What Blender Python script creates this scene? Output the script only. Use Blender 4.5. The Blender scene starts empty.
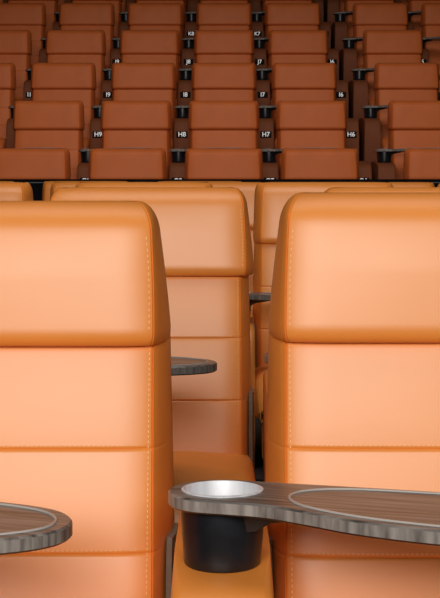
import bpy, bmesh, math, random
from mathutils import Vector
random.seed(4)
S = bpy.context.scene
C = S.collection
F = 1400.0            # focal length in pixels of a 440 px wide frame
CAMZ = 1.10
PITCH = .78

# ------------------------------------------------------------------ materials
def mat(name, col, rough=.5, metal=0., spec=.5):
    m = bpy.data.materials.new(name); m.use_nodes = True
    b = m.node_tree.nodes['Principled BSDF']
    b.inputs['Base Color'].default_value = (*col, 1)
    b.inputs['Roughness'].default_value = rough
    b.inputs['Metallic'].default_value = metal
    b.inputs['Specular IOR Level'].default_value = spec
    return m
def noisy(m, c1, c2, scale=(8, 8, 8), detail=4, bump=0., bscale=300, lo=.35, hi=.65, bdist=.001):
    nt = m.node_tree; b = nt.nodes['Principled BSDF']
    tc = nt.nodes.new('ShaderNodeTexCoord'); mp = nt.nodes.new('ShaderNodeMapping')
    mp.inputs['Scale'].default_value = scale
    nz = nt.nodes.new('ShaderNodeTexNoise'); nz.inputs['Scale'].default_value = 1; nz.inputs['Detail'].default_value = detail
    r = nt.nodes.new('ShaderNodeValToRGB')
    r.color_ramp.elements[0].position = lo; r.color_ramp.elements[1].position = hi
    r.color_ramp.elements[0].color = (*c1, 1); r.color_ramp.elements[1].color = (*c2, 1)
    L = nt.links.new
    L(tc.outputs['Object'], mp.inputs['Vector']); L(mp.outputs['Vector'], nz.inputs['Vector'])
    L(nz.outputs['Fac'], r.inputs['Fac']); L(r.outputs['Color'], b.inputs['Base Color'])
    if bump:
        n2 = nt.nodes.new('ShaderNodeTexNoise'); n2.inputs['Scale'].default_value = bscale; n2.inputs['Detail'].default_value = 3
        bp = nt.nodes.new('ShaderNodeBump'); bp.inputs['Strength'].default_value = bump; bp.inputs['Distance'].default_value = bdist
        L(tc.outputs['Object'], n2.inputs['Vector']); L(n2.outputs['Fac'], bp.inputs['Height']); L(bp.outputs['Normal'], b.inputs['Normal'])
    return m
LEA = noisy(mat('orange_leather', (.8, .3, .1), .42, 0, 1.), (.80, .262, .040), (.84, .280, .046), (3, 3, 5), 3, .12, 420)
LEA.node_tree.nodes['Principled BSDF'].inputs['Specular IOR Level'].default_value = .85
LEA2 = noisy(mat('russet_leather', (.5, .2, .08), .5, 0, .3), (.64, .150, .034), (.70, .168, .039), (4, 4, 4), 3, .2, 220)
LEA3 = noisy(mat('shaded_brown_leather', (.2, .06, .03), .6, 0, .2), (.20, .058, .022), (.25, .072, .028), (4, 4, 4), 3, .2, 220)  # rear console leather, shade between the seats put into a darker colour
THREAD = mat('stitch_thread', (.95, .50, .24), .7)
BLK = noisy(mat('black_plastic', (.01, .011, .014), .3), (.007, .008, .011), (.012, .014, .018), (20, 20, 20))
GREY = noisy(mat('beige_plastic', (.3, .25, .2), .5), (.17, .14, .11), (.22, .18, .14), (20, 20, 20))
STEEL = noisy(mat('silver_liner', (.8, .8, .84), .45, .15), (.62, .63, .68), (.78, .79, .85), (60, 60, 3))
WOOD = noisy(mat('grey_wood', (.2, .16, .14), .33), (.045, .038, .035), (.26, .228, .21), (5, 95, 60), 6, .1, 120, .34, .68)
WEDGE = noisy(mat('grey_wood_edge', (.3, .25, .22), .35), (.12, .10, .09), (.36, .32, .295), (60, 130, 12), 6, .1, 120, .32, .7)
TRIM = mat('pale_inlay', (.42, .39, .37), .3)
PLATE = noisy(mat('label_plate', (.02, .012, .01), .8, 0, .1), (.016, .010, .008), (.024, .016, .012), (30, 30, 30))
WHITE = mat('label_white_glow', (.85, .85, .85), .5)
WHITE.node_tree.nodes['Principled BSDF'].inputs['Emission Color'].default_value = (1, 1, 1, 1)
WHITE.node_tree.nodes['Principled BSDF'].inputs['Emission Strength'].default_value = .3  # slight glow added so the printed seat numbers read brighter
CARPET = noisy(mat('dark_carpet', (.02, .013, .01), .95), (.014, .009, .008), (.030, .018, .014), (60, 60, 60), 6, .5, 400)
WALL = noisy(mat('dark_wall_fabric', (.03, .02, .018), .9), (.020, .014, .012), (.034, .024, .020), (30, 30, 30), 5, .3, 200)
CEIL = noisy(mat('dark_ceiling', (.02, .02, .02), .95), (.014, .014, .014), (.022, .022, .022), (10, 10, 10))
BARR = noisy(mat('black_barrier', (.006, .007, .009), .9, 0, .1), (.002, .0025, .0035), (.004, .005, .007), (10, 10, 10))
CHROME = mat('satin_metal', (.10, .10, .11), .5, .6)

# ------------------------------------------------------------------ helpers
def finish(name, bm, mats, parent=None, loc=(0, 0, 0), smooth=True, angle=40):
    bmesh.ops.recalc_face_normals(bm, faces=bm.faces[:])
    me = bpy.data.meshes.new(name); bm.to_mesh(me); bm.free()
    for m in (mats if isinstance(mats, (list, tuple)) else [mats]): me.materials.append(m)
    o = bpy.data.objects.new(name, me); C.objects.link(o); o.location = loc
    if smooth:
        for p in me.polygons: p.use_smooth = True
        me.set_sharp_from_angle(angle=math.radians(angle))
    if parent: o.parent = parent
    return o
def empty(name, loc=(0, 0, 0)):
    o = bpy.data.objects.new(name, None); C.objects.link(o); o.location = loc; o.empty_display_size = .1
    return o
def tag(o, label, cat, group=None):
    o['label'] = label; o['category'] = cat
    if group: o['group'] = group
def untag(o):
    for k in ('label', 'category', 'group'):
        if k in o: del o[k]
def struct(o): o['kind'] = 'structure'; return o
def loft(bm, rings, caps=True):
    vs = [[bm.verts.new(p) for p in r] for r in rings]
    n = len(vs[0])
    for a, b in zip(vs[:-1], vs[1:]):
        for i in range(n):
            bm.faces.new((a[i], a[(i + 1) % n], b[(i + 1) % n], b[i]))
    if caps:
        bm.faces.new(vs[0][::-1]); bm.faces.new(vs[-1])
    return vs
def box(bm, x0, x1, y0, y1, z0, z1, bev=0, seg=2):
    v = [bm.verts.new((x, y, z)) for x in (x0, x1) for y in (y0, y1) for z in (z0, z1)]
    fs = [bm.faces.new([v[i] for i in q]) for q in ((0,1,3,2),(4,6,7,5),(0,4,5,1),(2,3,7,6),(0,2,6,4),(1,5,7,3))]
    if bev:
        es = list({e for f in fs for e in f.edges})
        bmesh.ops.bevel(bm, geom=es, offset=bev, segments=seg, profile=.5, affect='EDGES')
def lathe(bm, prof, n=48):
    rings = [[(r * math.cos(2 * math.pi * i / n), r * math.sin(2 * math.pi * i / n), z) for i in range(n)] for r, z in prof]
    vs = [[bm.verts.new(p) for p in r] for r in rings]
    for a, b in zip(vs[:-1], vs[1:]):
        for i in range(n): bm.faces.new((a[i], a[(i + 1) % n], b[(i + 1) % n], b[i]))
    return vs
def tube(bm, pts, r, n=6, closed=True):
    m = len(pts); rings = []
    for i in range(m):
        a = Vector(pts[(i - 1) % m] if closed or i else pts[0]); b = Vector(pts[(i + 1) % m] if closed or i < m - 1 else pts[-1])
        t = (b - a).normalized(); up = Vector((0, 0, 1)) if abs(t.z) < .9 else Vector((1, 0, 0)); s = t.cross(up).normalized(); u = s.cross(t)
        rings.append([Vector(pts[i]) + s * r * math.cos(2 * math.pi * k / n) + u * r * math.sin(2 * math.pi * k / n) for k in range(n)])
    vs = [[bm.verts.new(p) for p in q] for q in rings]
    for i in range(m if closed else m - 1):
        a, b = vs[i], vs[(i + 1) % m]
        for k in range(n): bm.faces.new((a[k], a[(k + 1) % n], b[(k + 1) % n], b[k]))
    if not closed: bm.faces.new(vs[0][::-1]); bm.faces.new(vs[-1])
def catmull(P, k=5):
    out = []; n = len(P)
    for i in range(n):
        p0, p1, p2, p3 = [Vector(P[(i + j - 1) % n]) for j in range(4)]
        for s in range(k):
            t = s / k
            out.append(.5 * ((2 * p1) + (p2 - p0) * t + (2 * p0 - 5 * p1 + 4 * p2 - p3) * t * t + (3 * p1 - p0 - 3 * p2 + p3) * t ** 3))
    return out

# cross-section of a padded leather slab: face, stitched edge, flared side, back
def section(z, yf, yb, af, ab, crown=.006, er=.012, groove=.0055):
    half = []
    N = 18
    for i in range(N + 1):
        s = i / N
        half.append((s * (af - .004), yf - crown * (1 - s ** 2) - er * .7 * (1 - max(0, (s - .78) / .22) ** 2)))
    half.append((af - .002, yf + .001)); half.append((af - .0005, yf + groove)); half.append((af + .0015, yf + groove * .5))   # stitched seam line
    for s in (.06, .14, .3, .5, .7, .85):
        x = af + (ab - af) * math.sin(s * math.pi / 2) ** .9
        x += .004 * math.sin(math.pi * s)
        half.append((x + .0035, yf + groove * .8 + (yb - .03 - yf) * s))
    cr = min(.03, ab * .3)
    for a in (0, 30, 60, 90):
        a = math.radians(a)
        half.append((ab - cr + cr * math.cos(a), yb - cr + cr * math.sin(a)))
    half.append((ab * .5, yb + .004)); half.append((0, yb + .006))
    full = half + [(-x, y) for x, y in half[-2:0:-1]]
    return [(x, y, z) for x, y in full]

# ------------------------------------------------------------------ the seat (faces -Y, head front at y=0)
AF = .273
def headrest_bm(taper=1.):
    bm = bmesh.new(); rings = []
    z0, z1 = .862, 1.1225
    zs = [z0 + (z1 - z0) * (1 - math.cos(math.pi * i / 34)) / 2 for i in range(35)]
    for z in zs:
        t = (z - z0) / (z1 - z0)
        dt, db = z1 - z, z - z0
        r = .052; k = r - math.sqrt(max(0, r * r - max(0, r - dt) ** 2))
        q = .030; kb = q - math.sqrt(max(0, q * q - max(0, q - db) ** 2))
        y0 = -.014 + .040 * t + .05 * max(0, t - .6) ** 2
        yb = .175 - .02 * t
        ab = .297 + .004 * (1 - taper) - .029 * taper * t ** 1.3
        af = AF + .002 - .010 * t ** 2
        wx = k * (.35 + .27 * taper)
        wb = kb * .25
        rings.append(section(z, y0 + k * 1.05 + kb * .75, yb - k * .9 - kb * .6, af - wx - wb, max(ab, af) - wx - wb, .008 * (1 - .6 * abs(2 * t - 1))))
    loft(bm, rings); return bm
def yf_back(z):
    return -.115 + (z - .30) * .235
SE = (.684, .509)
def backrest_bm():
    bm = bmesh.new(); zs = [.30 + .0145 * i for i in range(41)]
    for s in SE: zs += [s - .006, s - .003, s - .0012, s, s + .0012, s + .003, s + .006]
    zs = sorted(set(round(z, 5) for z in zs)); rings = []
    cuts = [.30, SE[1], SE[0], .872]
    for z in zs:
        puff = 0
        for a, b in zip(cuts[:-1], cuts[1:]):
            if a <= z <= b: puff = .0025 * (math.sin(math.pi * (z - a) / (b - a)) ** .6 if b > a else 0)
        dip = sum(.0024 * math.exp(-((z - s) / .0016) ** 2) for s in SE)
        t = (z - .3) / .58
        k = .02 * max(0, (z - .862) / .02) ** 2
        rings.append(section(z, yf_back(z) - puff + dip + k, .165, AF - .001 + .006 * (1 - t), .309 - .014 * t, .004))
    loft(bm, rings); return bm
def dashes(bm, pts, n, w=.0016, ln=.0048):
    # little raised thread stitches along a polyline, n = outward normal
    for a, b in zip(pts[:-1], pts[1:]):
        a, b = Vector(a), Vector(b); L = (b - a).length; m = int(L / .0078)
        t = (b - a).normalized(); nn = Vector(n).normalized(); s = t.cross(nn).normalized()
        for i in range(m):
            p = a + t * (i + .5) * L / m
            q = [p + t * u * ln / 2 + s * v * w / 2 for u, v in ((-1, -1), (1, -1), (1, 1), (-1, 1))]
            lo = [bm.verts.new(x - nn * .003) for x in q]; hi = [bm.verts.new(x + nn * .0009) for x in q]
            bm.faces.new(hi); bm.faces.new(lo[::-1])
            for j in range(4): bm.faces.new((lo[j], lo[(j + 1) % 4], hi[(j + 1) % 4], hi[j]))
def surf_pts(o, xs_zs):
    # drop points on the front of a mesh along +Y
    out = []
    me = o.data
    from mathutils.bvhtree import BVHTree
    bv = BVHTree.FromPolygons([v.co for v in me.vertices], [p.vertices for p in me.polygons])
    for x, z in xs_zs:
        h = bv.ray_cast(Vector((x, -1, z)), Vector((0, 1, 0)))
        out.append(h[0] if h[0] else None)
    return [p for p in out if p]
def cushion_bm():
    # lofted along depth, rounded front roll
    bm = bmesh.new(); rings = []
    ys = [-.05, -.12, -.2, -.3, -.4, -.47, -.52, -.555, -.58, -.592, -.596]
    for i, y in enumerate(ys):
        t = max(0, (-.44 - y) / .156)
        top = .357 + .014 * math.sin(min(1, (-y) / .5) * math.pi * .5)
        top -= .13 * (1 - math.sqrt(max(0, 1 - t * t)))
        bot = .20 + .03 * (1 - math.sqrt(max(0, 1 - t * t)))
        a = .311 - .022 * (1 - math.sqrt(max(0, 1 - t * t)))
        r = .045; pts = []
        for cx, cz, a0 in ((a - r, top - r, 0), (-a + r, top - r, 90), (-a + .015, bot + .015, 180), (a - .015, bot + .015, 270)):
            rr = r if a0 < 180 else .015
            for q in range(6):
                an = math.radians(a0 + 18 * q)
                pts.append((cx + rr * math.cos(an), y, cz + rr * math.sin(an)))
            if a0 == 0:
                for s in (.6, .3, 0, -.3, -.6): pts.append((s * (a - r), y, top + .012 * (1 - s * s)))
        rings.append(pts)
    loft(bm, rings); return bm
def side_cover_bm(sg):
    bm = bmesh.new(); rings = []
    for z in (.33, .40, .46, .50, .522):
        yf = yf_back(z) + .035 + max(0, z - .49) * .6
        yb = .11
        a0, a1 = AF + .035, .3125
        p = [(sg * a0, yf, z), (sg * (a1 + .0015), yf + .04, z), (sg * (a1 + .002), yb, z), (sg * (a1 - .012), yb, z), (sg * (a1 - .012), yf + .04, z), (sg * (a0 - .01), yf + .01, z)]
        rings.append(p)
    loft(bm, rings); return bm

def make_seat(detail, LEA=LEA):
    r = empty('recliner_seat')
    b = finish('backrest', backrest_bm(), LEA, r)
    h = finish('headrest', headrest_bm(1. if detail else .25), LEA, r)
    finish('seat_cushion', cushion_bm(), LEA, r)
    bm = bmesh.new(); box(bm, -.285, .285, -.565, -.53, .05, .215, .014, 3); finish('footrest', bm, LEA, r)
    bm = bmesh.new(); box(bm, -.27, .27, -.50, .13, 0, .25, .01); finish('base', bm, BLK, r)
    bm = bmesh.new(); box(bm, -.285, .285, .155, .185, .12, .98, .012, 3); finish('back_shell', bm, BLK, r)
    for sg in (-1, 1):
        finish('side_cover', side_cover_bm(sg), GREY, r, smooth=False)
    if detail:
        for sg in (-1, 1):
            x = sg * (AF - .0065); bm = bmesh.new()
            dashes(bm, surf_pts(b, [(x, .44 + .43 * i / 24) for i in range(25)]), (0, -1, 0))
            finish('stitching', bm, THREAD, b, smooth=False)
            bm = bmesh.new()
            dashes(bm, surf_pts(h, [(sg * (AF - .006 - .007 * (i / 16) ** 3), .89 + .17 * i / 16) for i in range(17)]), (0, -1, 0))
            finish('stitching', bm, THREAD, h, smooth=False)
        for s in SE:
            bm = bmesh.new()
            dashes(bm, surf_pts(b, [(x, s + .006) for x in [-.25 + .5 * i / 12 for i in range(13)]]), (0, -1, 0))
            finish('stitching', bm, THREAD, b, smooth=False)
    return r

# ------------------------------------------------------------------ console (origin on the floor, head plane y=0, cup at y=-.285)
CUPY = -.285; TRZ = .672; TH = .022; ROT = -20.2
def console_body_bm():
    bm = bmesh.new()
    prof = [(.13, 0), (.13, .57), (.11, .588), (-.22, .566), (-.39, .552), (-.435, .539), (-.465, .510), (-.477, .47), (-.478, .40), (-.46, .12), (-.45, 0)]
    w = .076
    A = [bm.verts.new((-w, y, z)) for y, z in prof]; B = [bm.verts.new((w, y, z)) for y, z in prof]
    fa = bm.faces.new(A); fb = bm.faces.new(B[::-1]); n = len(prof)
    for i in range(n): bm.faces.new((A[i], B[i], B[(i + 1) % n], A[(i + 1) % n]))
    bm.edges.ensure_lookup_table()
    es = [e for e in list(fa.edges) + list(fb.edges) if max(v.co.z for v in e.verts) > .01]
    bmesh.ops.bevel(bm, geom=es, offset=.017, segments=4, profile=.5, affect='EDGES')
    return bm
OUT = [(math.cos(math.radians(a)) * .084, math.sin(math.radians(a)) * .084) for a in range(95, 266, 17)] + \
      [(.04, -.082), (.10, -.084), (.17, -.108), (.25, -.139), (.36, -.158), (.46, -.155), (.545, -.132), (.60, -.085), (.622, -.03),
       (.607, .03), (.552, .078), (.45, .098), (.3, .1), (.15, .092), (.05, .086)]
INL = [(.112, 0), (.125, -.042), (.165, -.082), (.25, -.118), (.36, -.137), (.46, -.135), (.53, -.117), (.58, -.074), (.60, -.03),
       (.586, .02), (.538, .06), (.45, .079), (.3, .081), (.185, .069), (.13, .04)]
def tray_bm():
    bm = bmesh.new(); o = [(p.x, p.y) for p in catmull([(x, y, 0) for x, y in OUT], 4)]
    hole = [(.0615 * math.cos(2 * math.pi * i / 40), .0615 * math.sin(2 * math.pi * i / 40)) for i in range(40)]
    def cap(z, loop_o, loop_h):
        ed = []
        rs = []
        for lp in (loop_o, loop_h):
            vs = [bm.verts.new((x, y, z)) for x, y in lp]; rs.append(vs)
            ed += [bm.edges.new((vs[i], vs[(i + 1) % len(vs)])) for i in range(len(vs))]
        bmesh.ops.triangle_fill(bm, edges=ed, use_beauty=True)
        return rs
    def inset(lp, d):
        n = len(lp); out = []
        for i in range(n):
            a = Vector(lp[i - 1]); b = Vector(lp[(i + 1) % n]); t = (b - a).normalized()
            out.append((lp[i][0] - t.y * d, lp[i][1] + t.x * d))
        return out
    oi = inset(o, .003)
    top = cap(0, oi, hole); bot = cap(-TH, oi, hole)
    r1 = [bm.verts.new((x, y, -.003)) for x, y in o]; r2 = [bm.verts.new((x, y, -TH + .003)) for x, y in o]
    side = []
    for A, B in ((top[0], r1), (r1, r2), (r2, bot[0]), (top[1], bot[1])):
        for i in range(len(A)): side.append(bm.faces.new((A[i], A[(i + 1) % len(A)], B[(i + 1) % len(B)], B[i])))
    bmesh.ops.recalc_face_normals(bm, faces=bm.faces[:])
    for f in bm.faces:
        f.normal_update()
        f.material_index = 0 if f.normal.z > .7 else (2 if f.normal.z < -.7 else 1)
    return bm
def label_obj(txt, parent):
    cu = bpy.data.curves.new('t', 'FONT'); cu.body = txt; cu.size = .060; cu.extrude = .0008; cu.offset = .0008
    cu.align_x = 'CENTER'; cu.align_y = 'CENTER'
    t = bpy.data.objects.new('t', cu); C.objects.link(t)
    bpy.context.view_layer.update()
    me = bpy.data.meshes.new_from_object(t.evaluated_get(bpy.context.evaluated_depsgraph_get()))
    bpy.data.objects.remove(t)
    me.materials.clear(); me.materials.append(WHITE)
    o = bpy.data.objects.new('seat_number', me); C.objects.link(o)
    o.rotation_euler = (math.pi / 2, 0, 0); o.parent = parent; o.location = (0, -.4845, .396)
    o['label'] = 'white characters ' + txt
    return o
def make_console(LEA=LEA):
    r = empty('armrest_console')
    finish('console_body', console_body_bm(), LEA, r)
    bm = bmesh.new()
    lathe(bm, [(0, .558), (.057, .558), (.0595, .562), (.0605, .574), (.0662, TRZ - TH - .004), (.0662, TRZ - TH), (.062, TRZ - TH), (.055, .569), (0, .569)])
    cup = finish('cup_holder', bm, BLK, r, (0, CUPY, 0))
    bm = bmesh.new()
    lathe(bm, [(.0635, TRZ + .0002), (.0635, TRZ + .002), (.060, TRZ + .003), (.0585, TRZ), (.0565, .64), (.050, .580), (0, .578), (0, .5765), (.052, .5785), (.0585, .64), (.060, TRZ)])
    finish('liner', bm, STEEL, cup)
    tr = finish('tray_table', tray_bm(), [WOOD, WEDGE, BLK], r, (0, CUPY, TRZ), angle=30)
    tr.rotation_euler = (0, 0, math.radians(ROT))
    bm = bmesh.new()
    tube(bm, [(p.x, p.y, .0004) for p in catmull([(x, y, 0) for x, y in INL], 4)], .0024, 6)
    finish('inlay_strip', bm, TRIM, tr)
    bm = bmesh.new()   # swivel bracket under the tray
    rings = []
    for u, w, h in ((.03, .03, .035), (.066, .03, .030), (.09, .028, .016), (.15, .025, .006)):
        rings.append([(u, -w - .015, -TH), (u, w - .02, -TH), (u, w * .7 - .02, -TH - h), (u, -w * .7 - .015, -TH - h)])
    loft(bm, rings); finish('swivel_bracket', bm, BLK, tr, smooth=False)
    return r
def make_end_console(with_tray):
    pass

def copy_thing(root, skip=()):
    c = root.copy(); C.objects.link(c)
    for ch in root.children:
        if ch.name.split('.')[0] in skip: continue
        d = ch.copy(); C.objects.link(d); d.parent = c
        for g in ch.children:
            if g.name.split('.')[0] in skip: continue
            e = g.copy(); C.objects.link(e); e.parent = d
    return c

# ------------------------------------------------------------------ rows
# distance of the head plane, height of the head tops, seat centres
ROWS = {
 'A': (2.45, 1.122), 'B': (4.08, 1.176), 'C': (5.87, 1.231), 'D': (7.74, 1.272), 'E': (9.50, 1.318), 'F': (11.25, 1.622),
 'G': (12.36, 2.097), 'H': (13.50, 2.556), 'I': (14.62, 3.02), 'J': (15.80, 3.48), 'K': (17.00, 3.94), 'L': (18.20, 4.40)}
P = PITCH
AIS = .215
def rear(lo, hi): return [i * P - .01 for i in range(lo, 2)] + [2 * P + AIS - .01 + i * P for i in range(hi)]
SEATS = {
 'A': [-.402, .380], 'B': [-.229, .575], 'C': [-1.12, -.345, .425, 1.20], 'D': [-1.46, -.68, .10, .88], 'E': [-1.733, -.953, -.173],
 'F': rear(-2, 1), 'G': rear(-2, 1), 'H': rear(-3, 1), 'I': rear(-3, 1), 'J': rear(-3, 2), 'K': rear(-3, 2), 'L': rear(-4, 2)}
ORD = {'A': 'front row', 'B': 'second row', 'C': 'third row', 'D': 'fourth row', 'E': 'fifth row, before the black barrier',
       'F': 'the first row above the barrier', 'L': 'the topmost row'}
NTH = ['leftmost', 'second from left', 'third from left', 'fourth from left', 'fifth from left', 'sixth from left', 'seventh from left', 'eighth from left', 'ninth from left']
FRONTLAB = {
 ('A', 0): 'large orange leather seat filling the left foreground, stitched back panel',
 ('A', 1): 'large orange leather seat filling the right foreground behind long wood tray',
 ('B', 0): 'orange leather seat seen between the two large foreground seats',
 ('B', 1): 'orange leather seat of the second row hidden behind the right foreground seat',
}
plain = make_seat(False); fine = make_seat(True); con = make_console()
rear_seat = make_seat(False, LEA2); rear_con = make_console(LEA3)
for ch in rear_seat.children:
    if ch.name.startswith('headrest'): ch.scale.x = 1.045
    if ch.name.startswith('backrest'): ch.scale.x = 1.02
templates = [plain, fine, con, rear_seat, rear_con]

def seat_label(row, i, n):
    if (row, i) in FRONTLAB: return FRONTLAB[(row, i)]
    if row in 'CDE': return 'orange leather seat, %s of the %s in view' % (NTH[i], ORD[row])
    if row in 'FL': return 'dim tan leather seat, %s in %s' % (NTH[i], ORD[row])
    return None
num_for = {}
for row, (D, top) in ROWS.items():
    zf = top - 1.122
    xs = SEATS[row]; n = len(xs)
    rearrow = row in 'FGHIJKL'
    if rearrow:
        first_right = min(i for i, x in enumerate(xs) if x > 1.7)
        nums = [(7 - round(x / P)) for x in xs[:first_right]] + [5 - k for k in range(n - first_right)]
    for i, x in enumerate(xs):
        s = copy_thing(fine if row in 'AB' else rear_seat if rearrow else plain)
        dy = dz = 0
        if row == 'A': dy, dz = ((.05, -.004), (0, .019))[i]
        s.location = (x, D + dy, zf)
        if row == 'A':
            s.scale = (1, 1, (1, 1.013)[i])
        lab = seat_label(row, i, n)
        if lab is None:
            lab = 'tan brown leather seat just left of the armrest marked %s%d' % (row, nums[i])
            if nums[i] == 10 and row != 'I': lab = 'tan brown leather seat cut by the left picture edge, row of %s9' % row
            if row in 'GHI' and nums[i] == 5 or (row in 'JK' and nums[i] == 4):
                lab = 'tan brown leather seat in row %s at the right edge of the picture' % row
        if row == 'B':
            for ch in s.children:
                if ch.name.startswith('headrest'): ch.scale.x = 1.05
        s.name = 'recliner_seat'
        tag(s, lab, 'seat', 'orange leather seats of row ' + row)
    # consoles: one left of each seat, an end console at the aisle
    spots = []   # x, tray, text
    if not rearrow:
        lefts = {'A': [-.402 - .392, -.004], 'B': [-.224 - .378, .188], 'C': None, 'D': None, 'E': None}[row]
        if lefts is None: lefts = [xs[0] - .39] + [(a + b) / 2 for a, b in zip(xs[:-1], xs[1:])]
        spots = [(c, True, None) for c in lefts]
    else:
        for i, x in enumerate(xs):
            t = None
            if i and i != first_right and row in 'GHIJK' and (nums[i - 1] < 10 or row == 'I'): t = '%s%d' % (row, nums[i - 1])
            spots.append((x - .39, True, t))
            if i == first_right - 1: spots.append((x + .402, False, '%s%d' % (row, nums[i]) if row in 'GHIJK' else None))
        if row in 'JK': spots.append((xs[-1] + .39, True, None)) if False else None
    for j, (x, tray, t) in enumerate(spots):
        if abs(x) - .1 > .165 * (D - .3) and not tray: continue
        skip = () if tray else ('tray_table', 'cup_holder')
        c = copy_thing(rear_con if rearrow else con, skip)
        dy = 0
        if row == 'A': dy = (-.022, 0)[j]
        if row == 'B': dy = -.08
        c.location = (x, D + dy, zf); c.name = 'armrest_console'
        if row == 'A': lab = ('orange armrest console left of the left foreground seat, its wood tray tip showing',
                              'orange armrest console with black cup holder between the two large foreground seats')[j]
        elif t:
            lab = ('orange armrest with a black cup holder, marked %s' if tray else 'orange end armrest without tray at the aisle, marked %s') % t
        else:
            w = {'B': 'second row', 'C': 'third row', 'D': 'fourth row', 'E': 'fifth row'}.get(row, ORD.get(row, 'row ' + row))
            if rearrow and tray and abs(x - (2 * P + AIS - .40)) < .02: lab = 'unmarked armrest with tray right of the aisle, %s' % w
            elif rearrow and not tray: lab = 'end armrest without tray left of the aisle, %s' % w
            else: lab = 'armrest with cup holder and tray, %s in %s' % (NTH[j], w)
        tag(c, lab, 'armrest', 'armrest consoles of row ' + row)
        if t:
            bm = bmesh.new(); box(bm, -.052, .052, -.483, -.474, .366, .426, .003); pl = finish('number_plate', bm, PLATE, c)
            label_obj(t, pl)
for t in templates:
    for ch in list(t.children_recursive): bpy.data.objects.remove(ch)
    bpy.data.objects.remove(t)

# ------------------------------------------------------------------ the hall
XW = 5.2
lv = [(-3.5, 0.0)]
for r in 'BCDEFGHIJKL':
    D, top = ROWS[r]
    lv.append((D - (.66 if r in 'BCDE' else .63), top - 1.122))
bm = bmesh.new()
pts = []
for i, (y, z) in enumerate(lv):
    if i: pts.append((y, lv[i - 1][1]))
    pts.append((y, z))
pts += [(19.4, lv[-1][1]), (19.4, -.3), (-3.5, -.3)]
A = [bm.verts.new((-XW, y, z)) for y, z in pts]; B = [bm.verts.new((XW, y, z)) for y, z in pts]
bm.faces.new(A); bm.faces.new(B[::-1])
for i in range(len(pts)): bm.faces.new((A[i], B[i], B[(i + 1) % len(pts)], A[(i + 1) % len(pts)]))
struct(finish('floor', bm, CARPET, smooth=False))
def slab(name, m, *a):
    bm = bmesh.new(); box(bm, *a); return struct(finish(name, bm, m, smooth=False))
slab('wall_left', WALL, -XW - .2, -XW, -3.5, 19.4, -.3, 9)
slab('wall_right', WALL, XW, XW + .2, -3.5, 19.4, -.3, 9)
slab('wall_back', WALL, -XW - .2, XW + .2, 19.4, 19.6, -.3, 9)
slab('wall_front', WALL, -XW - .2, XW + .2, -3.7, -3.5, -.3, 9)
slab('ceiling', CEIL, -XW - .2, XW + .2, -3.7, 19.6, 9, 9.2)

b = empty('barrier', (0, 10.2, ROWS['E'][1] - 1.122)); zb = ROWS['E'][1] - 1.122
bm = bmesh.new(); box(bm, -3.2, 3.2, -.06, .06, 0, 1.345 - zb, .01); finish('barrier_panel', bm, BARR, b)
bm = bmesh.new(); tube(bm, [(-3.1, -.10, 1.318 - zb), (0, -.10, 1.318 - zb), (3.1, -.10, 1.318 - zb)], .0045, 8, False); finish('rail', bm, CHROME, b)
for x in (-2.4, -1.2, .78, .92, 2.2):
    bm = bmesh.new(); box(bm, x - .006, x + .006, -.106, -.055, 1.308 - zb, 1.324 - zb, .002); finish('bracket', bm, CHROME, b)
tag(b, 'low black barrier wall with slim metal rail between front block and dim rows', 'barrier')

# ------------------------------------------------------------------ light
def area(name, loc, target, sx, sy, power, col, spread=180):
    l = bpy.data.lights.new(name, 'AREA'); l.shape = 'RECTANGLE'; l.size = sx; l.size_y = sy; l.energy = power; l.color = col
    l.spread = math.radians(spread)
    o = bpy.data.objects.new(name, l); C.objects.link(o); o.location = loc
    o.rotation_euler = (Vector(target) - Vector(loc)).to_track_quat('-Z', 'Y').to_euler()
    return o
area('key_light', (-.3, -3.3, 2.7), (0, 3.5, .8), 4.4, 2.4, 435, (1, .965, .89))
area('house_light_front', (0, 3.6, 6.5), (0, 6.5, .8), 5, 4, 70, (1, .95, .9), 110)
area('rear_fill_light', (0, 7.5, 7.0), (0, 14, 1.8), 6, 2, 62, (1, .9, .8), 130)  # fill added to lift the rear rows where the key falls off
w = bpy.data.worlds.new('World'); S.world = w; w.use_nodes = True
w.node_tree.nodes['Background'].inputs['Color'].default_value = (.5, .45, .42, 1)
w.node_tree.nodes['Background'].inputs['Strength'].default_value = .05

cam = bpy.data.cameras.new('Camera'); co = bpy.data.objects.new('Camera', cam); C.objects.link(co)
co.location = (0, 0, CAMZ); co.rotation_euler = (math.pi / 2, 0, 0)
cam.sensor_fit = 'HORIZONTAL'; cam.sensor_width = 36; cam.lens = F * 36 / 440
# shift is measured on the frame's longer side when fitting is automatic; with a horizontal fit it is in frame widths
cam.shift_x = -5 / 440; cam.shift_y = -86 / 440
cam.clip_start = .05
S.camera = co
S.view_settings.view_transform = 'Standard'
S.view_settings.look = 'None'
S.view_settings.exposure = 0
